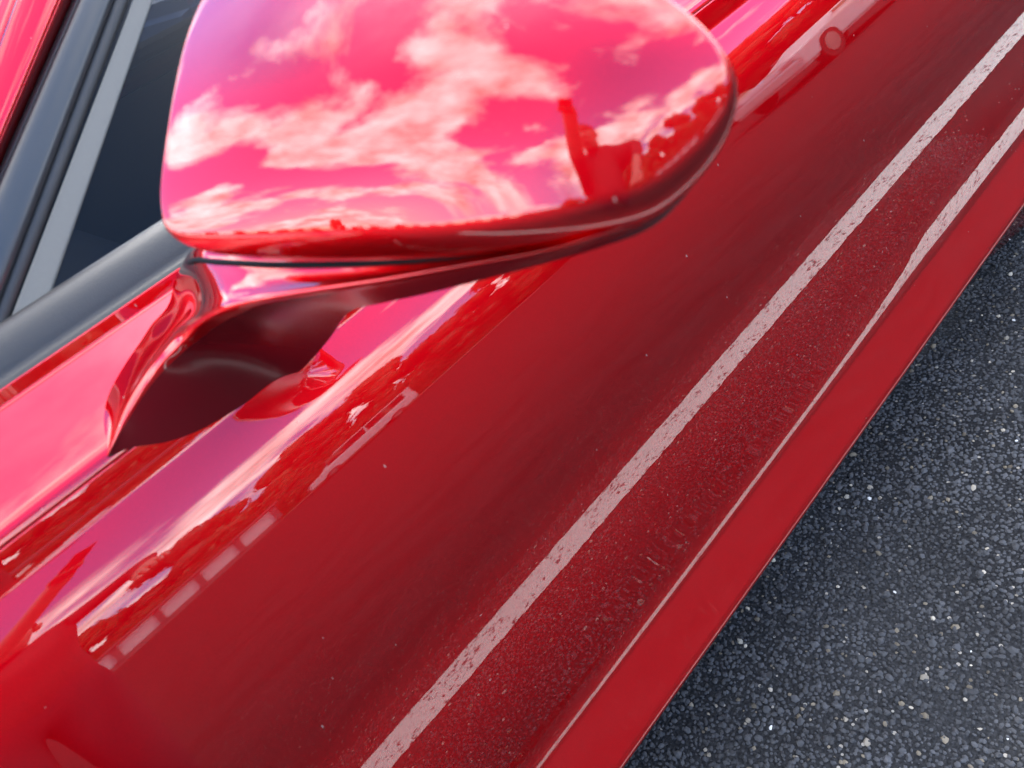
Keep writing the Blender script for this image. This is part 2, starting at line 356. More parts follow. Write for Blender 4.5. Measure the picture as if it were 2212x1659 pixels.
left_parts = [side_panel('front_fender', -1.78, DX0-.004, .03), side_panel('door', DX0, DX1, .06), side_panel('rear_quarter', DX1+.004, 3.08, .03)]
left_parts[1]['label'] = 'long red door skin mirroring sky, trees, asphalt and a white line'

# belt: rubber seal, window, pillar
ty, tz = SIDE[0]
th0, th1 = 22.36, 25.5
def r_at_line(th, y):                            # point of the sight plane th at depth y
    ph = math.radians(th-TILT); r = (y-C[1])/math.cos(ph); return (y, C[2]+r*math.sin(ph))
seal_sec = [(ty-.001, tz-.02), (ty+.003, tz+.002)]
gy, gz = r_at_line(25.4, ty+.034)                # where the glass comes out of the seal
for k in range(13):
    u = k/12; y = ty+.003+(.028)*u; z = tz+.002+(gz-tz)*(math.sin(u*math.pi/2)**.8)
    seal_sec.append((y, z))
seal_sec += [(gy-.002, gz+.0015), (gy-.0005, gz-.004), (gy, gz-.03)]
sx = np.linspace(-.17, 2.3, 50)
left_parts.append(grid_obj('window_seal', [[(x, y, z) for y, z in seal_sec] for x in sx], RUBBER, car, flip=True))
GT = math.radians(30)                             # lean of the side glass
GN = np.array([0, -math.cos(GT), math.sin(GT)]); GU = np.array([0, math.sin(GT), math.cos(GT)]); GP = np.array([0, gy, gz-.012])
def on_glass(px, py, off=0.0):
    v = ray(px, py); t = ((GP-C)@GN+off)/(v@GN); return C+v*t
def pillar_line(a_, b_, off):                     # straight line through two picture points on the glass plane, cut at belt and roof
    p, q = on_glass(*a_, off), on_glass(*b_, off); dv = (q-p)/((q-p)[2])
    return p+dv*(gz-.03-p[2]), p+dv*(1.315-p[2])
LN = {k: (v[0], v[1]) for k, v in dict(L00=((0, -40), (-15, -2)), L0=((0, 94), (35, 0)), L1=((0, 302), (128, 0)), L2=((0, 358), (156, 0)), L3=((0, 389), (170, 0)), L4=((24, 576), (243, 0)), L5=((62, 576), (278, 0)), T0=((66, 576), (288, 0)), T1=((130, 576), (330, 0))).items()}
def strip(name, a_, b_, offa, offb, bulge, mat, parent=car, nacross=10, side=.012):
    A0, A1 = pillar_line(*LN[a_], offa); B0, B1 = pillar_line(*LN[b_], offb); G = []
    for i in range(25):
        u = i/24; row = []
        cv = GN*(.010*math.sin(u*math.pi)) * 0
        pa, pb = A0+(A1-A0)*u+cv, B0+(B1-B0)*u+cv
        row.append(pa-GN*side)
        for k in range(nacross+1):
            w = k/nacross; row.append(pa+(pb-pa)*w+GN*bulge*math.sin(w*math.pi)**.7)
        row.append(pb-GN*side); G.append(row)
    return grid_obj(name, G, mat, parent)
left_parts.append(strip('windshield_pillar', 'L0', 'L1', .010, .012, .002, PAINT))
left_parts.append(strip('pillar_edge', 'L1', 'L2', .0115, .000, .003, PAINT))
left_parts.append(strip('pillar_gasket', 'L2', 'L3', .000, .004, .001, RUBBER))
left_parts.append(strip('window_frame', 'L3', 'L4', .006, .006, .003, GLOSSBLK))
left_parts.append(strip('glass_run', 'L4', 'L5', .002, .001, .002, RUBBER))
left_parts.append(strip('pillar_cover', 'T0', 'T1', .0012, .0012, .0004, GREYTRIM, side=.0008))
# outer windshield edge moulding, beyond the painted pillar
LN['L00'] = ((0, -40), (35, -134)); left_parts.append(strip('windshield_moulding', 'L00', 'L0', -.006, .006, .002, PAINT))
# side window pane
c0, c1 = pillar_line(*LN['L4'], 0); xe = 1.42; ROOFZ = 1.315
top = c1
pane = [c0, np.array([xe+.1, *(GP+GU*((gz-.03-GP[2])/GU[2]))[1:]]), np.array([xe, top[1], top[2]]), c1]
left_parts.append(grid_obj('side_window', [[pane[0]+(pane[1]-pane[0])*u+((pane[3]+(pane[2]-pane[3])*u)-(pane[0]+(pane[1]-pane[0])*u))*v for v in np.linspace(0, 1, 9)] for u in np.linspace(0, 1, 13)], GLASS, car))
# roof rail and pillar behind the pane
rail = []
for u in np.linspace(0, 1, 30):
    x = c1[0]-.02+(2.2-c1[0])*u; zz = ROOFZ-.32*max(0, (x-1.45)/.75)**2
    yy = c1[1]+.02*max(0, (x-1.45)/.75)-.0
    rail.append([(x, yy-.012, zz-.012), (x, yy-.014, zz+.012), (x, yy+.005, zz+.035), (x, yy+.05, zz+.05)])
left_parts.append(grid_obj('roof_rail', rail, PAINT, car, flip=True))
rp = []
for u in np.linspace(0, 1, 14):
    tx = 1.40+.80*u; k = min(range(30), key=lambda i: abs(rail[i][0][0]-tx)); tp = np.array(rail[k][0])+np.array([0, -.001, .004]); bt = np.array([1.50+.85*u, gy+.004, gz-.03])
    rp.append([bt+(tp-bt)*w+GN*.012*math.sin(math.pi*w) for w in np.linspace(0, 1, 8)])
left_parts.append(grid_obj('rear_pillar', rp, PAINT, car))

# ------------------------------------------------------------------ the mirror
def monos(d_): return [(i, j) for i in range(d_+1) for j in range(d_+1-i)]
MS, MX, MY, MD = 600., 950., 200., 4
# depth of the cap over the sight lines: fitted once to its outline and curvature
def cap_fit():
    def dirv(az, el):
        az, el = math.radians(az), math.radians(el); return np.array([-math.sin(az)*math.cos(el), -math.cos(az)*math.cos(el), math.sin(el)])
    refl = [((480, 468), (118, 8)), ((768, 468), (98, 8)), ((966, 456), (78, 8)), ((1145, 428), (54, 8)), ((1323, 401), (28, 8)), ((1442, 329), (8, 8)), ((1522, 258), (-8, 8)), ((1562, 190), (-20, 8)), ((1210, 215), (31, 36)), ((1220, 330), (33, 21))]
    nrm = [((420, 300), (84, 32)), ((620, 250), (72, 36)), ((900, 230), (58, 38)), ((1100, 60), (48, 48)), ((1400, 120), (26, 42)), ((850, -150), (66, 66)), ((500, -80), (84, 60)), ((1300, -60), (36, 60)), ((1480, 60), (14, 44))]
    mo = monos(MD); rows = []; rhs = []
    def add(p, nn, w):
        u, v = (p[0]-MX)/MS, (p[1]-MY)/MS; D = ray(*p); Dx = R@np.array([MS, 0, 0]); Dy = R@np.array([0, -MS, 0]); k = nn@D
        rows.append(w*np.array([i*u**max(i-1, 0)*v**j for i, j in mo])); rhs.append(-w*(nn@Dx)/k)
        rows.append(w*np.array([j*u**i*v**max(j-1, 0) for i, j in mo])); rhs.append(-w*(nn@Dy)/k)
    for p, ae in refl: add(p, unit(dirv(*ae)-unit(ray(*p))), 3)
    for p, ae in nrm: add(p, dirv(*ae), 1)
    P = C+ray(360, 480)*((-.13-C[1])/ray(360, 480)[1]); t0 = math.log(np.linalg.norm(P-C)/np.linalg.norm(ray(360, 480)))
    u, v = (360-MX)/MS, (480-MY)/MS; rows.append(20*np.array([u**i*v**j for i, j in mo])); rhs.append(20*t0)
    for k, (i, j) in enumerate(mo):
        if i+j >= 3: r = np.zeros(len(mo)); r[k] = .15; rows.append(r); rhs.append(0)
    return np.linalg.lstsq(np.array(rows), np.array(rhs), rcond=None)[0]
CAPC = cap_fit()
def capP(px, py):
    u, v = (px-MX)/MS, (py-MY)/MS
    return C+ray(px, py)*math.exp(sum(c*u**i*v**j for c, (i, j) in zip(CAPC, monos(MD))))
def capN(px, py):
    a_ = capP(px+1, py)-capP(px-1, py); b_ = capP(px, py+1)-capP(px, py-1); q = unit(np.cross(b_, a_))
    return q if q@ray(px, py) < 0 else -q
def closed_spline(pts, n_):
    P = np.array(pts, float); k = len(P); out = []
    seg = np.linalg.norm(np.roll(P, -1, 0)[:, :2]-P[:, :2], axis=1); cum = np.concatenate([[0], np.cumsum(seg)])
    for s_ in np.linspace(0, cum[-1], n_, endpoint=False):
        i = min(k-1, np.searchsorted(cum, s_, 'right')-1); u = (s_-cum[i])/seg[i]
        p0, p1, p2, p3 = P[(i-1) % k], P[i], P[(i+1) % k], P[(i+2) % k]
        out.append(.5*((2*p1)+(p2-p0)*u+(2*p0-5*p1+4*p2-p3)*u*u+(3*p1-p0-3*p2+p3)*u**3))
    return np.array(out)
FACE = [(350,400,15),(352,452,19),(362,486,32),(396,498,50),(470,500,72),(600,500,90),(768,494,98),(966,480,98),(1145,452,96),(1284,424,96),(1383,394,98),(1454,350,96),(1516,294,84),(1558,232,64),(1570,178,44),(1554,126,32),(1506,62,27),(1440,6,24),(1370,-40,24),(1280,-85,25),(1100,-140,28),(850,-170,30),(650,-150,28),(515,-100,24),(450,-20,22),(409,70,18),(382,180,16),(362,300,15)]
NB = 220
fo = closed_spline(FACE, NB); cx, cy_ = 950., 200.
rings = []
for r in list(np.linspace(.02, .9, 34))+[.93, .96, .98, 1.0]:
    rings.append([capP(cx+(p[0]-cx)*r, cy_+(p[1]-cy_)*r) for p in fo])
edge = np.array(rings[-1]); nrmE = np.array([capN(p[0], p[1]) for p in fo])
tan = np.roll(edge, -1, 0)-np.roll(edge, 1, 0)
outw = np.array([unit(np.cross(nrmE[i], unit(tan[i]))) for i in range(NB)])
ctr = edge.mean(0)
for i in range(NB):
    if outw[i]@(edge[i]-ctr) < 0: outw[i] = -outw[i]
rho = np.array([fo[i, 2]*np.linalg.norm(edge[i]-C)/FPX for i in range(NB)])
def sm(a_, k=5):
    for _ in range(k): a_ = (np.roll(a_, 1, 0)+2*a_+np.roll(a_, -1, 0))/4
    return a_
rho = sm(rho, 8); outw = sm(outw, 6); outw /= np.linalg.norm(outw, axis=1)[:, None]
ROLL_END = math.radians(112)
for k in range(1, 19):
    a_ = ROLL_END*k/18; rings.append(edge+rho[:, None]*(math.sin(a_)*outw+(math.cos(a_)-1)*nrmE))
last = np.array(rings[-1]); lc = last.mean(0)
back1 = last.copy(); back1[:, 0] += .006; back1 += (lc-back1)*.03
back2 = last.copy(); back2[:, 0] += .012; back2 += (lc-back2)*.08
rings += [back1, back2]
CG = np.array(rings)
mirror_cap_mesh = CG
verts = [capP(cx, cy_)]+list(CG.reshape(-1, 3)); faces = []
for j in range(NB): faces.append((0, 1+j, 1+(j+1) % NB))
for i in range(len(CG)-1):
    for j in range(NB): faces.append((1+i*NB+j, 1+(i+1)*NB+j, 1+(i+1)*NB+(j+1) % NB, 1+i*NB+(j+1) % NB))
# arm, foot and lower shell: stations from the foot tip to the outer tip
def D_(p):                                       # distance along the sight line, or (None / negative) height over the body skin
    return body_at(p[0], p[1], .003) if p[2] is None else body_at(p[0], p[1], -p[2]) if p[2] < 0 else at_dist(*p)
ST = [((228,984,None),(234,986,-.006),(240,990,None)),
      ((211,925,None),(262,925,-.014),(296,981,None)),
      ((222,859,None),(290,868,-.026),(362,972,None)),
      ((262,790,None),(325,811,-.042),(436,938,None)),
      ((320,705,None),(362,767,-.062),(530,877,None)),
      ((372,618,None),(410,722,-.088),(642,806,None)),
      ((409,567,.52),(470,682,.475),(706,738,.565)),
      ((470,566,.475),(560,655,.435),(752,676,.50)),
      ((600,572,.43),(700,630,.398),(820,656,.445)),
      ((768,570,.387),(860,604,.366),(910,637,.41)),
      ((966,553,.355),(1006,577,.341),(1030,608,.378)),
      ((1165,524,.338),(1180,545,.327),(1190,566,.357)),
      ((1284,489,.332),(1300,510,.323),(1310,531,.346)),
      ((1383,462,.342),(1400,474,.338),(1410,490,.352)),
      ((1470,408,.352),(1476,416,.350),(1480,424,.36)),
      ((1530,330,.362),(1534,336,.360),(1536,342,.366))]
def spl(P, sub):
    P = np.array(P); out = []
    for i in range(len(P)-1):
        p0, p1, p2, p3 = P[max(i-1, 0)], P[i], P[i+1], P[min(i+2, len(P)-1)]
        for k in range(sub):
            u = k/sub; out.append(.5*((2*p1)+(p2-p0)*u+(2*p0-5*p1+4*p2-p3)*u*u+(3*p1-p0-3*p2+p3)*u**3))
    out.append(P[-1]); return np.array(out)
U_, L_, K_ = (spl([D_(s[k]) for s in ST], 5) for k in range(3))
arm = []
for i in range(len(U_)):
    u, l, k = U_[i], L_[i], K_[i]; g = i/(len(U_)-1)
    nf = np.cross(U_[min(i+1, len(U_)-1)]-U_[max(i-1, 0)], l-u); nf = nf/(np.linalg.norm(nf)+1e-9)
    if nf@(u-C) > 0: nf = -nf
    wd = np.linalg.norm(l-u); wk = np.linalg.norm(k-l)
    rx = np.array([.022, .012, -.004])*min(1, i/25)
    row = [u-(l-u)*.25+np.array([.01, 0, .006])*min(1, i/20), u, u+(l-u)*.33-nf*wd*.03, u+(l-u)*.68-nf*wd*.02, u+(l-u)*.86+nf*wd*.04, l+nf*.001, l+(k-l)*.09+nf*.0005, l+(k-l)*.45+np.array([0, 0, .10])*wk, l+(k-l)*.8+np.array([0, 0, .06])*wk, k, k+rx, (k+u)/2+rx*1.6]
    arm.append(row)
arm = np.array(arm)
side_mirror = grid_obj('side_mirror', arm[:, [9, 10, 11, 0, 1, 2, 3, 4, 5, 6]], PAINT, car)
under = grid_obj('underside_cover', arm[:, [6, 7, 8, 9]], simple('black_plastic_red_reflection', (.10, .003, .006), .2, spec=.3), side_mirror)  # black plastic, with the red door's reflection mixed into its base colour
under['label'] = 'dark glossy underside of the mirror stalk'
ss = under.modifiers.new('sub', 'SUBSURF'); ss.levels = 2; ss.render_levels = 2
ss = side_mirror.modifiers.new('sub', 'SUBSURF'); ss.levels = 2; ss.render_levels = 2
side_mirror['label'] = 'red door mirror on a curved stalk'
cap = mesh_obj('mirror_cap', verts, faces, PAINT, side_mirror)
cap['label'] = 'glossy red domed mirror cap full of cloud reflections'
gl = back2.copy(); gl[:, 0] -= .006; gl += (lc-gl)*.04
grid_obj('mirror_glass', [gl, gl+(lc-gl)*.98], MIRROR, side_mirror, closed_v=True, smooth=False)
grid_obj('mirror_bezel', [back2, back2*1+np.array([.003, 0, 0]), gl+np.array([.004, 0, 0]), gl], RUBBER, side_mirror, closed_v=True)
left_parts.append(side_mirror)
# dark joint between cap and lower shell
sm_ = []
for i in range(30, 70):
    p = U_[i]+(C-U_[i])/np.linalg.norm(C-U_[i])*.0015; tg = unit(U_[i+1]-U_[i-1]); a_ = unit(np.cross(tg, C-p)); b_ = np.cross(tg, a_)
    sm_.append([p+.0016*(math.cos(k*math.pi/4)*a_+math.sin(k*math.pi/4)*b_) for k in range(8)])
grid_obj('cap_joint', sm_, DARKINT, side_mirror, closed_v=True)
# rubber gasket under the foot
ft = [body_at(px, py, .001) for px, py in [(225,984),(207,925),(218,859),(258,790),(316,705),(372,612)]]
fl_ = [body_at(px, py, .001) for px, py in [(242,990),(299,985),(366,976),(441,943),(537,882),(650,812)]]
grid_obj('foot_gasket', [[a_+(b_-a_)*w for w in np.linspace(0, 1, 9)] for a_, b_ in zip(spl(ft, 4), spl(fl_, 4))], RUBBER, side_mirror)

# ------------------------------------------------------------------ rest of the car
def mirrored(o, parent):
    me = o.data.copy(); me.transform(Matrix.Translation((0, 2*CY, 0)) @ Matrix.Scale(-1, 4, (0, 1, 0))); me.flip_normals()
    c = bpy.data.objects.new(o.name.split('.')[0], me); COL.objects.link(c); c.parent = parent
    for md in o.modifiers:
        q = c.modifiers.new(md.name, md.type)
        if md.type == 'SOLIDIFY': q.thickness = md.thickness; q.offset = md.offset
        if md.type == 'SUBSURF': q.levels = md.levels; q.render_levels = md.render_levels
    for ch in o.children: mirrored(ch, c)
    return c
for o in left_parts: mirrored(o, car)
# bonnet, windshield, roof, rear window, boot
def across(pts_left, crown, n_=15):
    G = []
    for (x, y, z) in pts_left:
        G.append([(x-.10*crown*0, y+(2*CY-2*y)*w, z+crown*math.sin(math.pi*w)) for w in np.linspace(0, 1, n_)])
    return G
hx = np.linspace(-1.78, -.34, 20)
grid_obj('bonnet', across([(x, ty+taper(x)+.004, tz-drop(x)) for x in hx], .045), PAINT, car, flip=True)
l0, l1 = pillar_line(*LN['L00'], -.008)
wl = [l0+(l1-l0)*u+np.array([0, .004, 0]) for u in np.linspace(-.05, 1, 14)]
def bowed(pts, bow, crown):
    return [[(p[0]-bow*math.sin(math.pi*w), p[1]+(2*CY-2*p[1])*w, p[2]+crown*math.sin(math.pi*w)) for w in np.linspace(0, 1, 17)] for p in pts]
grid_obj('windshield', bowed(wl, .22, .0), CLEAR, car, flip=True)
grid_obj('cowl', [[(-.36, y, tz-.01) for y in np.linspace(ty, 2*CY-ty, 9)], [(l0[0]-.02-.2*math.sin(math.pi*w), ty+(2*CY-2*ty)*w, tz-.09) for w in np.linspace(0, 1, 9)], [(l0[0]+.0-.2*math.sin(math.pi*w), ty+.05+(2*CY-2*ty-.1)*w, tz-.12) for w in np.linspace(0, 1, 9)]], DARKINT, car)
grid_obj('roof', bowed([(r[3][0], r[3][1], r[3][2]) for r in rail[:19]], 0.0, .03), PAINT, car, flip=True)
rw = [rail[k][3] for k in range(18, 30)]
grid_obj('rear_window', bowed(rw, -.05, .03), GLASS, car, flip=True)
bx = np.linspace(rw[-1][0]-.02, 3.08, 12)
grid_obj('boot_lid', across([(x, ty+taper(x), tz+.0) for x in bx], .03), PAINT, car, flip=True)
for nm, x, sg in (('front_bumper', -1.78, -1), ('rear_bumper', 3.08, 1)):
    G = []
    for y, z in SIDE:
        y_ = y+taper(x); z_ = z-drop(x)*max(0, (z-.4)/.6)
        G.append([(x+sg*.16*math.sin(math.pi*w)**.6*(1-.5*abs((z-.6)/.4)**2), y_+(2*CY-2*y_)*w, z_+.03*math.sin(math.pi*w)*(z > .8)) for w in np.linspace(0, 1, 21)])
    grid_obj(nm, G, PAINT, car, flip=(sg > 0))
for yy in (.28, 2*CY-.28):
    MB().box(-1.92, -1.84, yy-.12, yy+.12, .68, .80, .02).build('headlight', LAMP, car, True)
    MB().box(3.14, 3.22, yy-.14, yy+.14, .74, .86, .02).build('tail_light', TAIL, car, True)
MB().box(-1.945, -1.90, CY-.5, CY+.5, .42, .60, .015).build('grille', RUBBER, car)
MB().box(-1.6, 2.95, .20, 2*CY-.20, .19, .34, .03).build('floor_pan', DARKINT, car)
MB().box(-.25, .28, .16, 2*CY-.16, .55, .84, .05).build('dashboard', DARKINT, car, True)
MB().box(-.3, 2.6, .135, .15, .34, .93).build('door_card', DARKINT, car)
MB().box(-.3, 2.6, 2*CY-.15, 2*CY-.135, .34, .93).build('door_card', DARKINT, car)
for wx in WHEELS:
    for sg, yo in ((-1, .02), (1, 2*CY-.02)):
        yi = yo-sg*.22
        G = []
        for k in range(49):
            a_ = 2*math.pi*k/48; G.append([(wx+r*math.cos(a_), yo+(yi-yo)*w, WR+r*math.sin(a_)) for r, w in ((.235, .03), (.30, 0), (.33, .04), (.345, .14), (.345, .86), (.33, .96), (.235, 1))])
        wheel = grid_obj('wheel', G, TYRE, car)
        mb = MB(); mb.cyl((wx, yo-sg*.03, WR), (wx, yi, WR), .236, seg=40)
        mb.build('rim', RUBBER, wheel)
        mb = MB()
        for k in range(5):
            a_ = 2*math.pi*k/5+.3; mb.cyl((wx, yo-sg*.02, WR), (wx+.225*math.cos(a_), yo-sg*.012, WR+.225*math.sin(a_)), .035, .028, 10)
        mb.cyl((wx, yo-sg*.035, WR), (wx, yo-sg*.0, WR), .055, seg=20)
        mb.build('spoke_face', RIM, wheel, True)
        w0 = MB(); w0.cyl((wx, yo-sg*.05+sg*.02, WR), (wx, yi-sg*.1, WR), .384, seg=40, caps=False); w0.build('wheel_liner', DARKINT, car)
# front seat and its cover seen through the window
seat = MB(); seat.box(.75, 1.30, .28, .80, .36, .56, .05); seat.box(1.15, 1.36, .30, .78, .52, 1.16, .06)
seat.build('driver_seat', DARKINT, car, True)

# ------------------------------------------------------------------ what the paint mirrors: trees, building, parked vehicles, photographer
def leaf_cloud(seed, h, w, n_, size):
    g = np.random.default_rng(seed); lobes = []
    for k in range(20):
        a_ = g.uniform(0, 2*math.pi); u = g.uniform(.0, 1); rr = w*(.15+.75*math.sin(math.pi*(.15+.75*u)))*g.uniform(.35, 1)
        lobes.append((rr*math.cos(a_), rr*math.sin(a_), h*(.07+.86*u), g.uniform(.55, 1.15)*w*.42))
    V = []; F = []
    b = bmesh.new()
    for lx, ly, lz, lr in lobes: bmesh.ops.create_icosphere(b, subdivisions=2, radius=lr*.82, matrix=Matrix.Translation((lx, ly, lz)) @ Matrix.Scale(.85, 4, (0, 0, 1)))
    for q in b.verts: q.co += Vector(g.normal(size=3)*.10)
    b.verts.index_update(); V = [np.array(q.co) for q in b.verts]; F = [tuple(q.index for q in f_.verts) for f_ in b.faces]; b.free()
    for k in range(n_):
        lx, ly, lz, lr = lobes[g.integers(len(lobes))]; v = g.normal(size=3); v /= np.linalg.norm(v); p = np.array([lx, ly, lz])+v*lr*g.uniform(.55, 1.08)*np.array([1, 1, .8])
        q = g.normal(size=3); a_ = np.cross(v, q); a_ /= np.linalg.norm(a_); b_ = np.cross(unit(v+.6*g.normal(size=3)), a_); s_ = size*g.uniform(.6, 1.3); i = len(V)
        V += [p-a_*s_, p-b_*s_*.5, p+a_*s_, p+b_*s_*.5]; F.append((i, i+1, i+2, i+3))
    return V, F
def trunk_mesh(seed, h):
    g = random.Random(seed); mb = MB(); x = y = 0; z = -.3; r = h*.026; tops = []
    for k in range(6):
        nx, ny, nz = x+g.uniform(-.2, .2), y+g.uniform(-.2, .2), z+h*.13; mb.cyl((x, y, z), (nx, ny, nz), r, r*.84, 9); x, y, z, r = nx, ny, nz, r*.84; tops.append((x, y, z, r))
    for x, y, z, r in tops[2:]:
        for k in range(3):
            a_ = g.uniform(0, 6.28); l = h*g.uniform(.14, .24); mb.cyl((x, y, z), (x+l*math.cos(a_), y+l*math.sin(a_), z+l*.7), r*.55, r*.15, 6)
    return mb
TREES = []
for k, (h, w) in enumerate(((8.2, 3.5), (7.2, 3.2), (9.4, 3.3))):
    root = empty('roadside_tree'); tm = trunk_mesh(k, h).build('trunk', BARK, root, True)
    V, F = leaf_cloud(k+5, h, w, 3200, .28); cm = mesh_obj('crown', V, F, LEAF[k], root, smooth=False); TREES.append(root)
WHERE = ['across the lot facing the red door', 'far ahead of the red car', 'beyond the lot past the red car', 'on the far side behind the red car']
KINDS = ['rounded green roadside tree', 'smaller loose roadside tree', 'taller dark roadside tree']
used = [False]*3; order = {}
azs = np.concatenate([np.arange(-66, 134, 3.5), np.arange(150, 216, 5.5)])
for i, az in enumerate(azs):
    k = [0, 2, 1, 0, 1, 2, 0][i % 7]; rad = (37 if az < 48 else 70 if az < 140 else 48)+rng.uniform(-2, 5); a_ = math.radians(az+rng.uniform(-1, 1))
    loc = (-rad*math.sin(a_), -rad*math.cos(a_), .1 if -rad*math.cos(a_) < -30 else 0)
    if not used[k]: r = TREES[k]; used[k] = True
    else:
        r = TREES[k].copy(); COL.objects.link(r)
        for ch in TREES[k].children:
            c = ch.copy(); COL.objects.link(c); c.parent = r
    r.location = loc; r.rotation_euler.z = rng.uniform(0, 6.28); s_ = rng.uniform(.8, 1.2)*(.5 if 48 <= az < 140 else 1); r.scale = (s_, s_, s_*rng.uniform(.8, 1.25))
    w = WHERE[0] if az < 50 and az > -25 else WHERE[3] if az > 140 else WHERE[1] if az >= 50 else WHERE[2]
    tag(r, '%s %s' % (KINDS[k], w), 'tree', '%s %s' % (KINDS[k], w))
def hedge():  # unseen hedge, added to darken bright sky gaps in the paint's reflections
    g = np.random.default_rng(3); n_ = 30000; V = np.zeros((n_, 4, 3)); x = g.uniform(-62, 62, n_); hh = 4.3+.2*np.sin(x*.7)+.15*np.sin(x*1.9+1)
    P = np.stack([x, -33.2+g.uniform(-.8, .8, n_), g.uniform(.05, 1, n_)**.8*hh], 1); a_ = g.normal(size=(n_, 3)); a_ /= np.linalg.norm(a_, axis=1)[:, None]; b_ = np.cross(a_, g.normal(size=(n_, 3))); b_ /= np.linalg.norm(b_, axis=1)[:, None]
    s_ = g.uniform(.12, .3, (n_, 1)); V[:, 0] = P-a_*s_; V[:, 1] = P-b_*s_*.6; V[:, 2] = P+a_*s_; V[:, 3] = P+b_*s_*.6
    h = empty('hedge', (0, 0, 0)); tag(h, 'long green hedge added to fill sky gaps under the trees', 'hedge')
    mesh_obj('foliage', V.reshape(-1, 3), np.arange(n_*4).reshape(-1, 4).tolist(), LEAF[0], h, smooth=False)
    MB().box(-62, 62, -33.7, -32.7, .1, 3.9).build('inner_growth', LEAF[2], h)
hedge()
# low pale building across the lot
bd = empty('low_building', (-1.2, -29.6, 0)); tag(bd, 'low pale garage block with white doors between dark posts across the lot', 'building')
MB().box(-4.2, 4.2, -3, 0, 0, .55).build('plinth', KERB, bd)
MB().box(-4.2, 4.2, -3, -.12, .5, 2.5).build('wall', PALEWALL, bd)
MB().box(-4.5, 4.5, -3.2, .35, 2.5, 2.75, .03).build('roof', ROOFM, bd)
for k in range(6): MB().box(-4.25+k*1.7-.12, -4.25+k*1.7+.12, -.12, .12, .4, 2.5).build('post', ROOFM, bd)
for k in range(5): MB().box(-4.25+k*1.7+.13, -4.25+k*1.7+1.57, -.12, -.04, .55, 2.4).build('roller_door', WHITEWALL, bd)
def vehicle(name, loc, rz, paint, prof, roofline, W, label, cat):
    v = empty(name, loc, rz); tag(v, label, cat)
    b = MB().prism(prof, -W/2, W/2); bmesh.ops.bevel(b.bm, geom=b.bm.edges[:], offset=.06, segments=2, affect='EDGES'); b.build('body', paint, v)
    b = MB().prism(roofline, -W/2+.12, W/2-.12); bmesh.ops.bevel(b.bm, geom=b.bm.edges[:], offset=.05, segments=2, affect='EDGES'); b.build('cabin', paint, v)
    xs_ = [p[0] for p in roofline]; zs_ = [p[1] for p in roofline]; x0, x1, z0, z1 = min(xs_), max(xs_), min(zs_), max(zs_)
    for sg in (-1, 1):
        for k in range(2):
            a_ = x0+.35+k*(x1-x0-.7)/2; MB().box(a_+.05, a_+(x1-x0-.7)/2-.05, sg*(W/2-.13), sg*(W/2-.105), z0+.28, z1-.1, .01).build('window', DARKGLASS, v)
    L_ = max(p[0] for p in prof)-min(p[0] for p in prof)
    for sx_ in (-.3, .3):
        for sg in (-1, 1):
            w = MB().cyl((sx_*L_, sg*(W/2-.2), .32), (sx_*L_, sg*(W/2+.01), .32), .32, seg=24).build('wheel', TYRE, v)
            MB().cyl((sx_*L_, sg*(W/2), .32), (sx_*L_, sg*(W/2+.02), .32), .2, seg=20).build('rim', RIM, w)
    fx = min(p[0] for p in prof)
    for sg in (-1, 1): MB().box(fx-.02, fx+.05, sg*W*.36-.15, sg*W*.36+.15, .6, .75, .01).build('headlight', LAMP, v)
    return v
CARP = [(-2.2, .28), (2.2, .28), (2.25, .75), (2.1, .95), (-1.0, .98), (-2.15, .8), (-2.25, .55)]; CARC = [(-1.1, .9), (1.7, .9), (1.2, 1.42), (-.2, 1.45)]
VANP = [(-2.5, .3), (2.5, .3), (2.5, 1.2), (-1.7, 1.2), (-2.45, 1.0)]; VANC = [(-1.9, 1.1), (2.48, 1.1), (2.45, 2.3), (-1.1, 2.3)]
WHITEP = simple('white_vehicle_paint', (.75, .75, .74), .3, coat=1); SILV = simple('silver_vehicle_paint', (.5, .51, .52), .35, metal=.6, coat=1)
vehicle('delivery_van', (6.6, -27, 0), .1, WHITEP, VANP, VANC, 1.9, 'white panel van parked across the lot in front of the trees', 'van')
BLUEP = simple('blue_vehicle_paint', (.03, .13, .34), .3, metal=.4, coat=1)
vehicle('parked_van', (3.98, 4.25, 0), 0, BLUEP, VANP, VANC, 1.9, 'blue van in the next stall seen through the side window', 'van')
vehicle('parked_car', (17, -15.5, 0), .05, SILV, CARP, CARC, 1.8, 'silver saloon parked across the aisle behind the red car', 'car')
vehicle('parked_car', (13.5, -8.6, 0), 0, WHITEP, CARP, CARC, 1.8, 'white saloon parked nearest to the red car\'s rear', 'car')

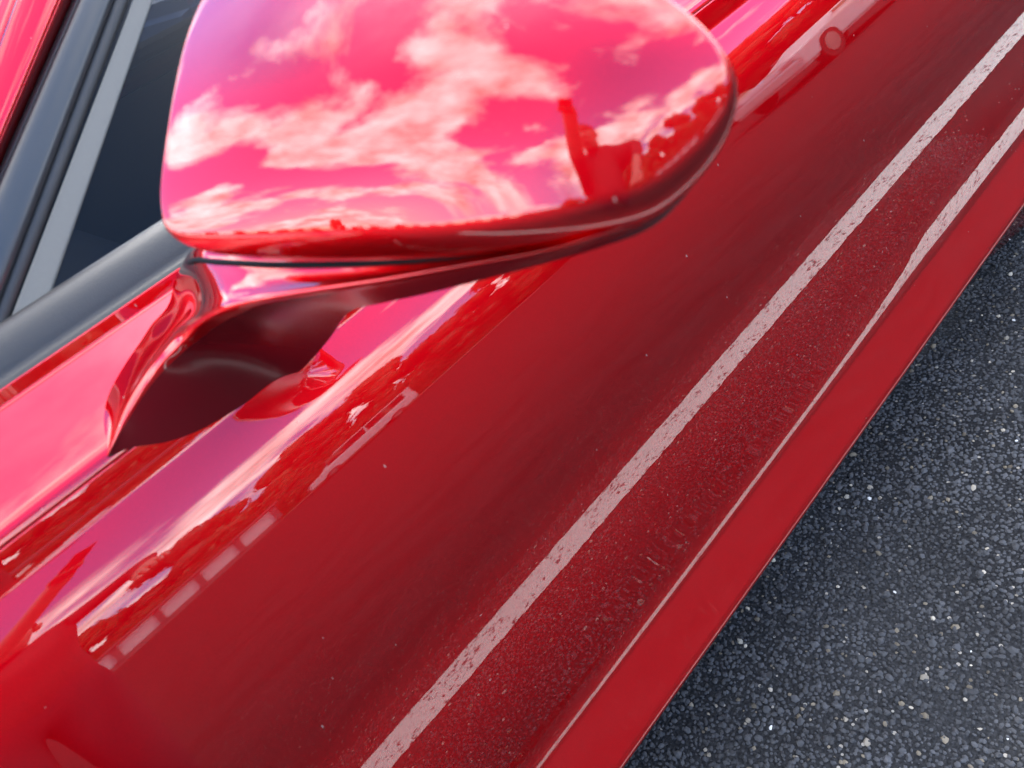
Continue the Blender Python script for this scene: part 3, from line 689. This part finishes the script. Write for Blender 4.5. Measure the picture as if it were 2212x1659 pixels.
def person():
    up = np.array([0, 0, 1.]); psi = math.radians(22); fw = np.array([math.sin(psi), math.cos(psi), 0]); rt = np.array([math.cos(psi), -math.sin(psi), 0]); P0 = np.array([-.44, -1.42, 0])
    def W_(r, f_, z): return P0+rt*r+fw*f_+up*z
    cr, cu, cb = R[:, 0], R[:, 1], R[:, 2]
    pc = np.array([-.155, -.93, 1.60])                  # the phone, held up and out in the left hand
    def PH(r, u, b): return pc+cr*r+cu*u+cb*b
    bm = bmesh.new(); sk = bm.verts.layers.skin.verify(); idx = {}
    def v(k, p, r):
        q = bm.verts.new(p); q[sk].radius = (r, r); idx[k] = q; return q
    def e(*ks):
        for a_, b_ in zip(ks, ks[1:]): bm.edges.new((idx[a_], idx[b_]))
    v('pel', W_(0, -.02, .93), .15); v('wai', W_(.01, -.01, 1.08), .145); v('che', W_(.02, .01, 1.24), .165); v('sho', W_(.02, .02, 1.35), .11); v('nec', W_(.01, .05, 1.42), .055)
    v('hd0', W_(.0, .09, 1.46), .066); v('hd1', W_(-.005, .12, 1.52), .082); v('hd2', W_(-.005, .11, 1.585), .074)
    e('pel', 'wai', 'che', 'sho', 'nec', 'hd0', 'hd1', 'hd2'); idx['pel'][sk].use_root = True
    for sd, s_ in (('l', -1), ('r', 1)):
        v('hip'+sd, W_(.09*s_, -.02, .86), .10); v('kne'+sd, W_(.10*s_, .01, .48), .065); v('ank'+sd, W_(.105*s_, -.03, .085), .045); v('toe'+sd, W_(.13*s_, .13, .035), .035)
        e('pel', 'hip'+sd, 'kne'+sd, 'ank'+sd, 'toe'+sd)
        if s_ < 0:
            v('acrl', W_(-.15, .06, 1.35), .066); v('elbl', W_(-.08, .28, 1.38), .056); wr = PH(.02, -.10, .05); v('wril', wr, .042); v('pall', PH(.015, -.055, .035), .036)
        else:
            v('acrr', W_(.20, .02, 1.33), .068); v('elbr', W_(.33, .12, 1.30), .052); v('wrir', W_(.26, .30, 1.18), .032); v('palr', W_(.24, .36, 1.16), .027)
        e('sho', 'acr'+sd, 'elb'+sd, 'wri'+sd, 'pal'+sd)
        for k in range(5):
            if s_ < 0: base = PH(-.03+.018*k, -.045, .022); mid = PH(-.035+.02*k, -.046, .003); tip = PH(-.03+.02*k, -.030, -.0115) if k < 4 else PH(.03, -.01, .016)
            else: base = W_(.275-.018*k, .395, 1.162); mid = W_(.275-.017*k, .425-.012*abs(k-1.5), 1.145); tip = W_(.272-.016*k, .42, 1.115)
            v('f%s%d0' % (sd, k), base, .010); v('f%s%d1' % (sd, k), mid, .009); v('f%s%d2' % (sd, k), tip, .0075)
            e('pal'+sd, 'f%s%d0' % (sd, k), 'f%s%d1' % (sd, k), 'f%s%d2' % (sd, k))
    me = bpy.data.meshes.new('person'); bm.to_mesh(me); bm.free(); o = bpy.data.objects.new('person', me); COL.objects.link(o)
    o.modifiers.new('skin', 'SKIN').use_smooth_shade = True; q = o.modifiers.new('sub', 'SUBSURF'); q.levels = 2; q.render_levels = 2
    bpy.context.view_layer.update(); dg = bpy.context.evaluated_depsgraph_get(); m2 = bpy.data.meshes.new_from_object(o.evaluated_get(dg)); o.modifiers.clear(); o.data = m2
    skin = simple('skin', (.42, .25, .18), .5); shirt = simple('dark_shirt', (.025, .025, .032), .9, bump=.3, nscale=60); jeans = simple('dark_jeans', (.022, .026, .045), .9, bump=.3, nscale=90); shoe = simple('dark_shoes', (.02, .02, .02), .6)
    m2.materials.clear()
    for x in (skin, shirt, jeans, shoe): m2.materials.append(x)
    ic, ir = {}, rt
    for p in m2.polygons:
        c = np.array(p.center); z = c[2]; lat = abs((c-P0)@rt); f_ = (c-P0)@fw
        p.use_smooth = True
        arm_ = (f_ > .30 and z > 1.0) or (f_ > .27 and 1.05 < z < 1.25)
        p.material_index = 3 if z < .085 else 0 if arm_ or (z > 1.42 and f_ < .24 and lat < .12) else 2 if z < .95 else 1
    o['label'] = 'person in dark shirt and jeans with one arm raised, mirrored in the cap'; o['category'] = 'person'
    hair = MB(); hc = W_(-.005, .09, 1.55); hair.ball((0, 0, 0), (.088, .102, .095), 24)
    for w in list(hair.bm.verts):
        if w.co.z < -.02 and w.co.y > .03: w.co *= .55
    ho = hair.build('hair', simple('dark_hair', (.02, .014, .01), .6, bump=.5, nscale=150), o, True); ho.location = hc; ho.rotation_euler.z = -psi
    def face(nm, r, f_, z, s_, mat): 
        b = MB(); b.ball((0, 0, 0), s_, 12); q = b.build(nm, mat, o, True); q.location = W_(r, f_, z); q.rotation_euler.z = -psi
    for s_ in (-1, 1): face('eye', -.005+.03*s_, .193, 1.525, (.013, .009, .008), simple('eye', (.05, .04, .035), .2)); face('ear', -.005+.084*s_, .11, 1.51, (.012, .022, .032), skin)
    face('nose', -.005, .205, 1.495, (.014, .018, .024), skin); face('mouth', -.004, .180, 1.455, (.026, .01, .008), simple('lips', (.32, .13, .11), .5))
    ph = MB(); ph.box(-.066, .045, -.033, .033, -.004, .004, .0025); po = ph.build('phone', simple('phone_black', (.02, .02, .022), .25, coat=.5), None, False)
    mm = Matrix.Identity(4)
    for i in range(3):
        mm[i][0], mm[i][1], mm[i][2], mm[i][3] = cu[i], -cr[i], cb[i], pc[i]
    po.matrix_world = mm; tag(po, 'black phone held up in the raised hand of the person', 'phone')
    b = MB(); b.box(-.063, .042, -.030, .030, .0041, .0046); b.build('screen', DARKGLASS, po)
person()
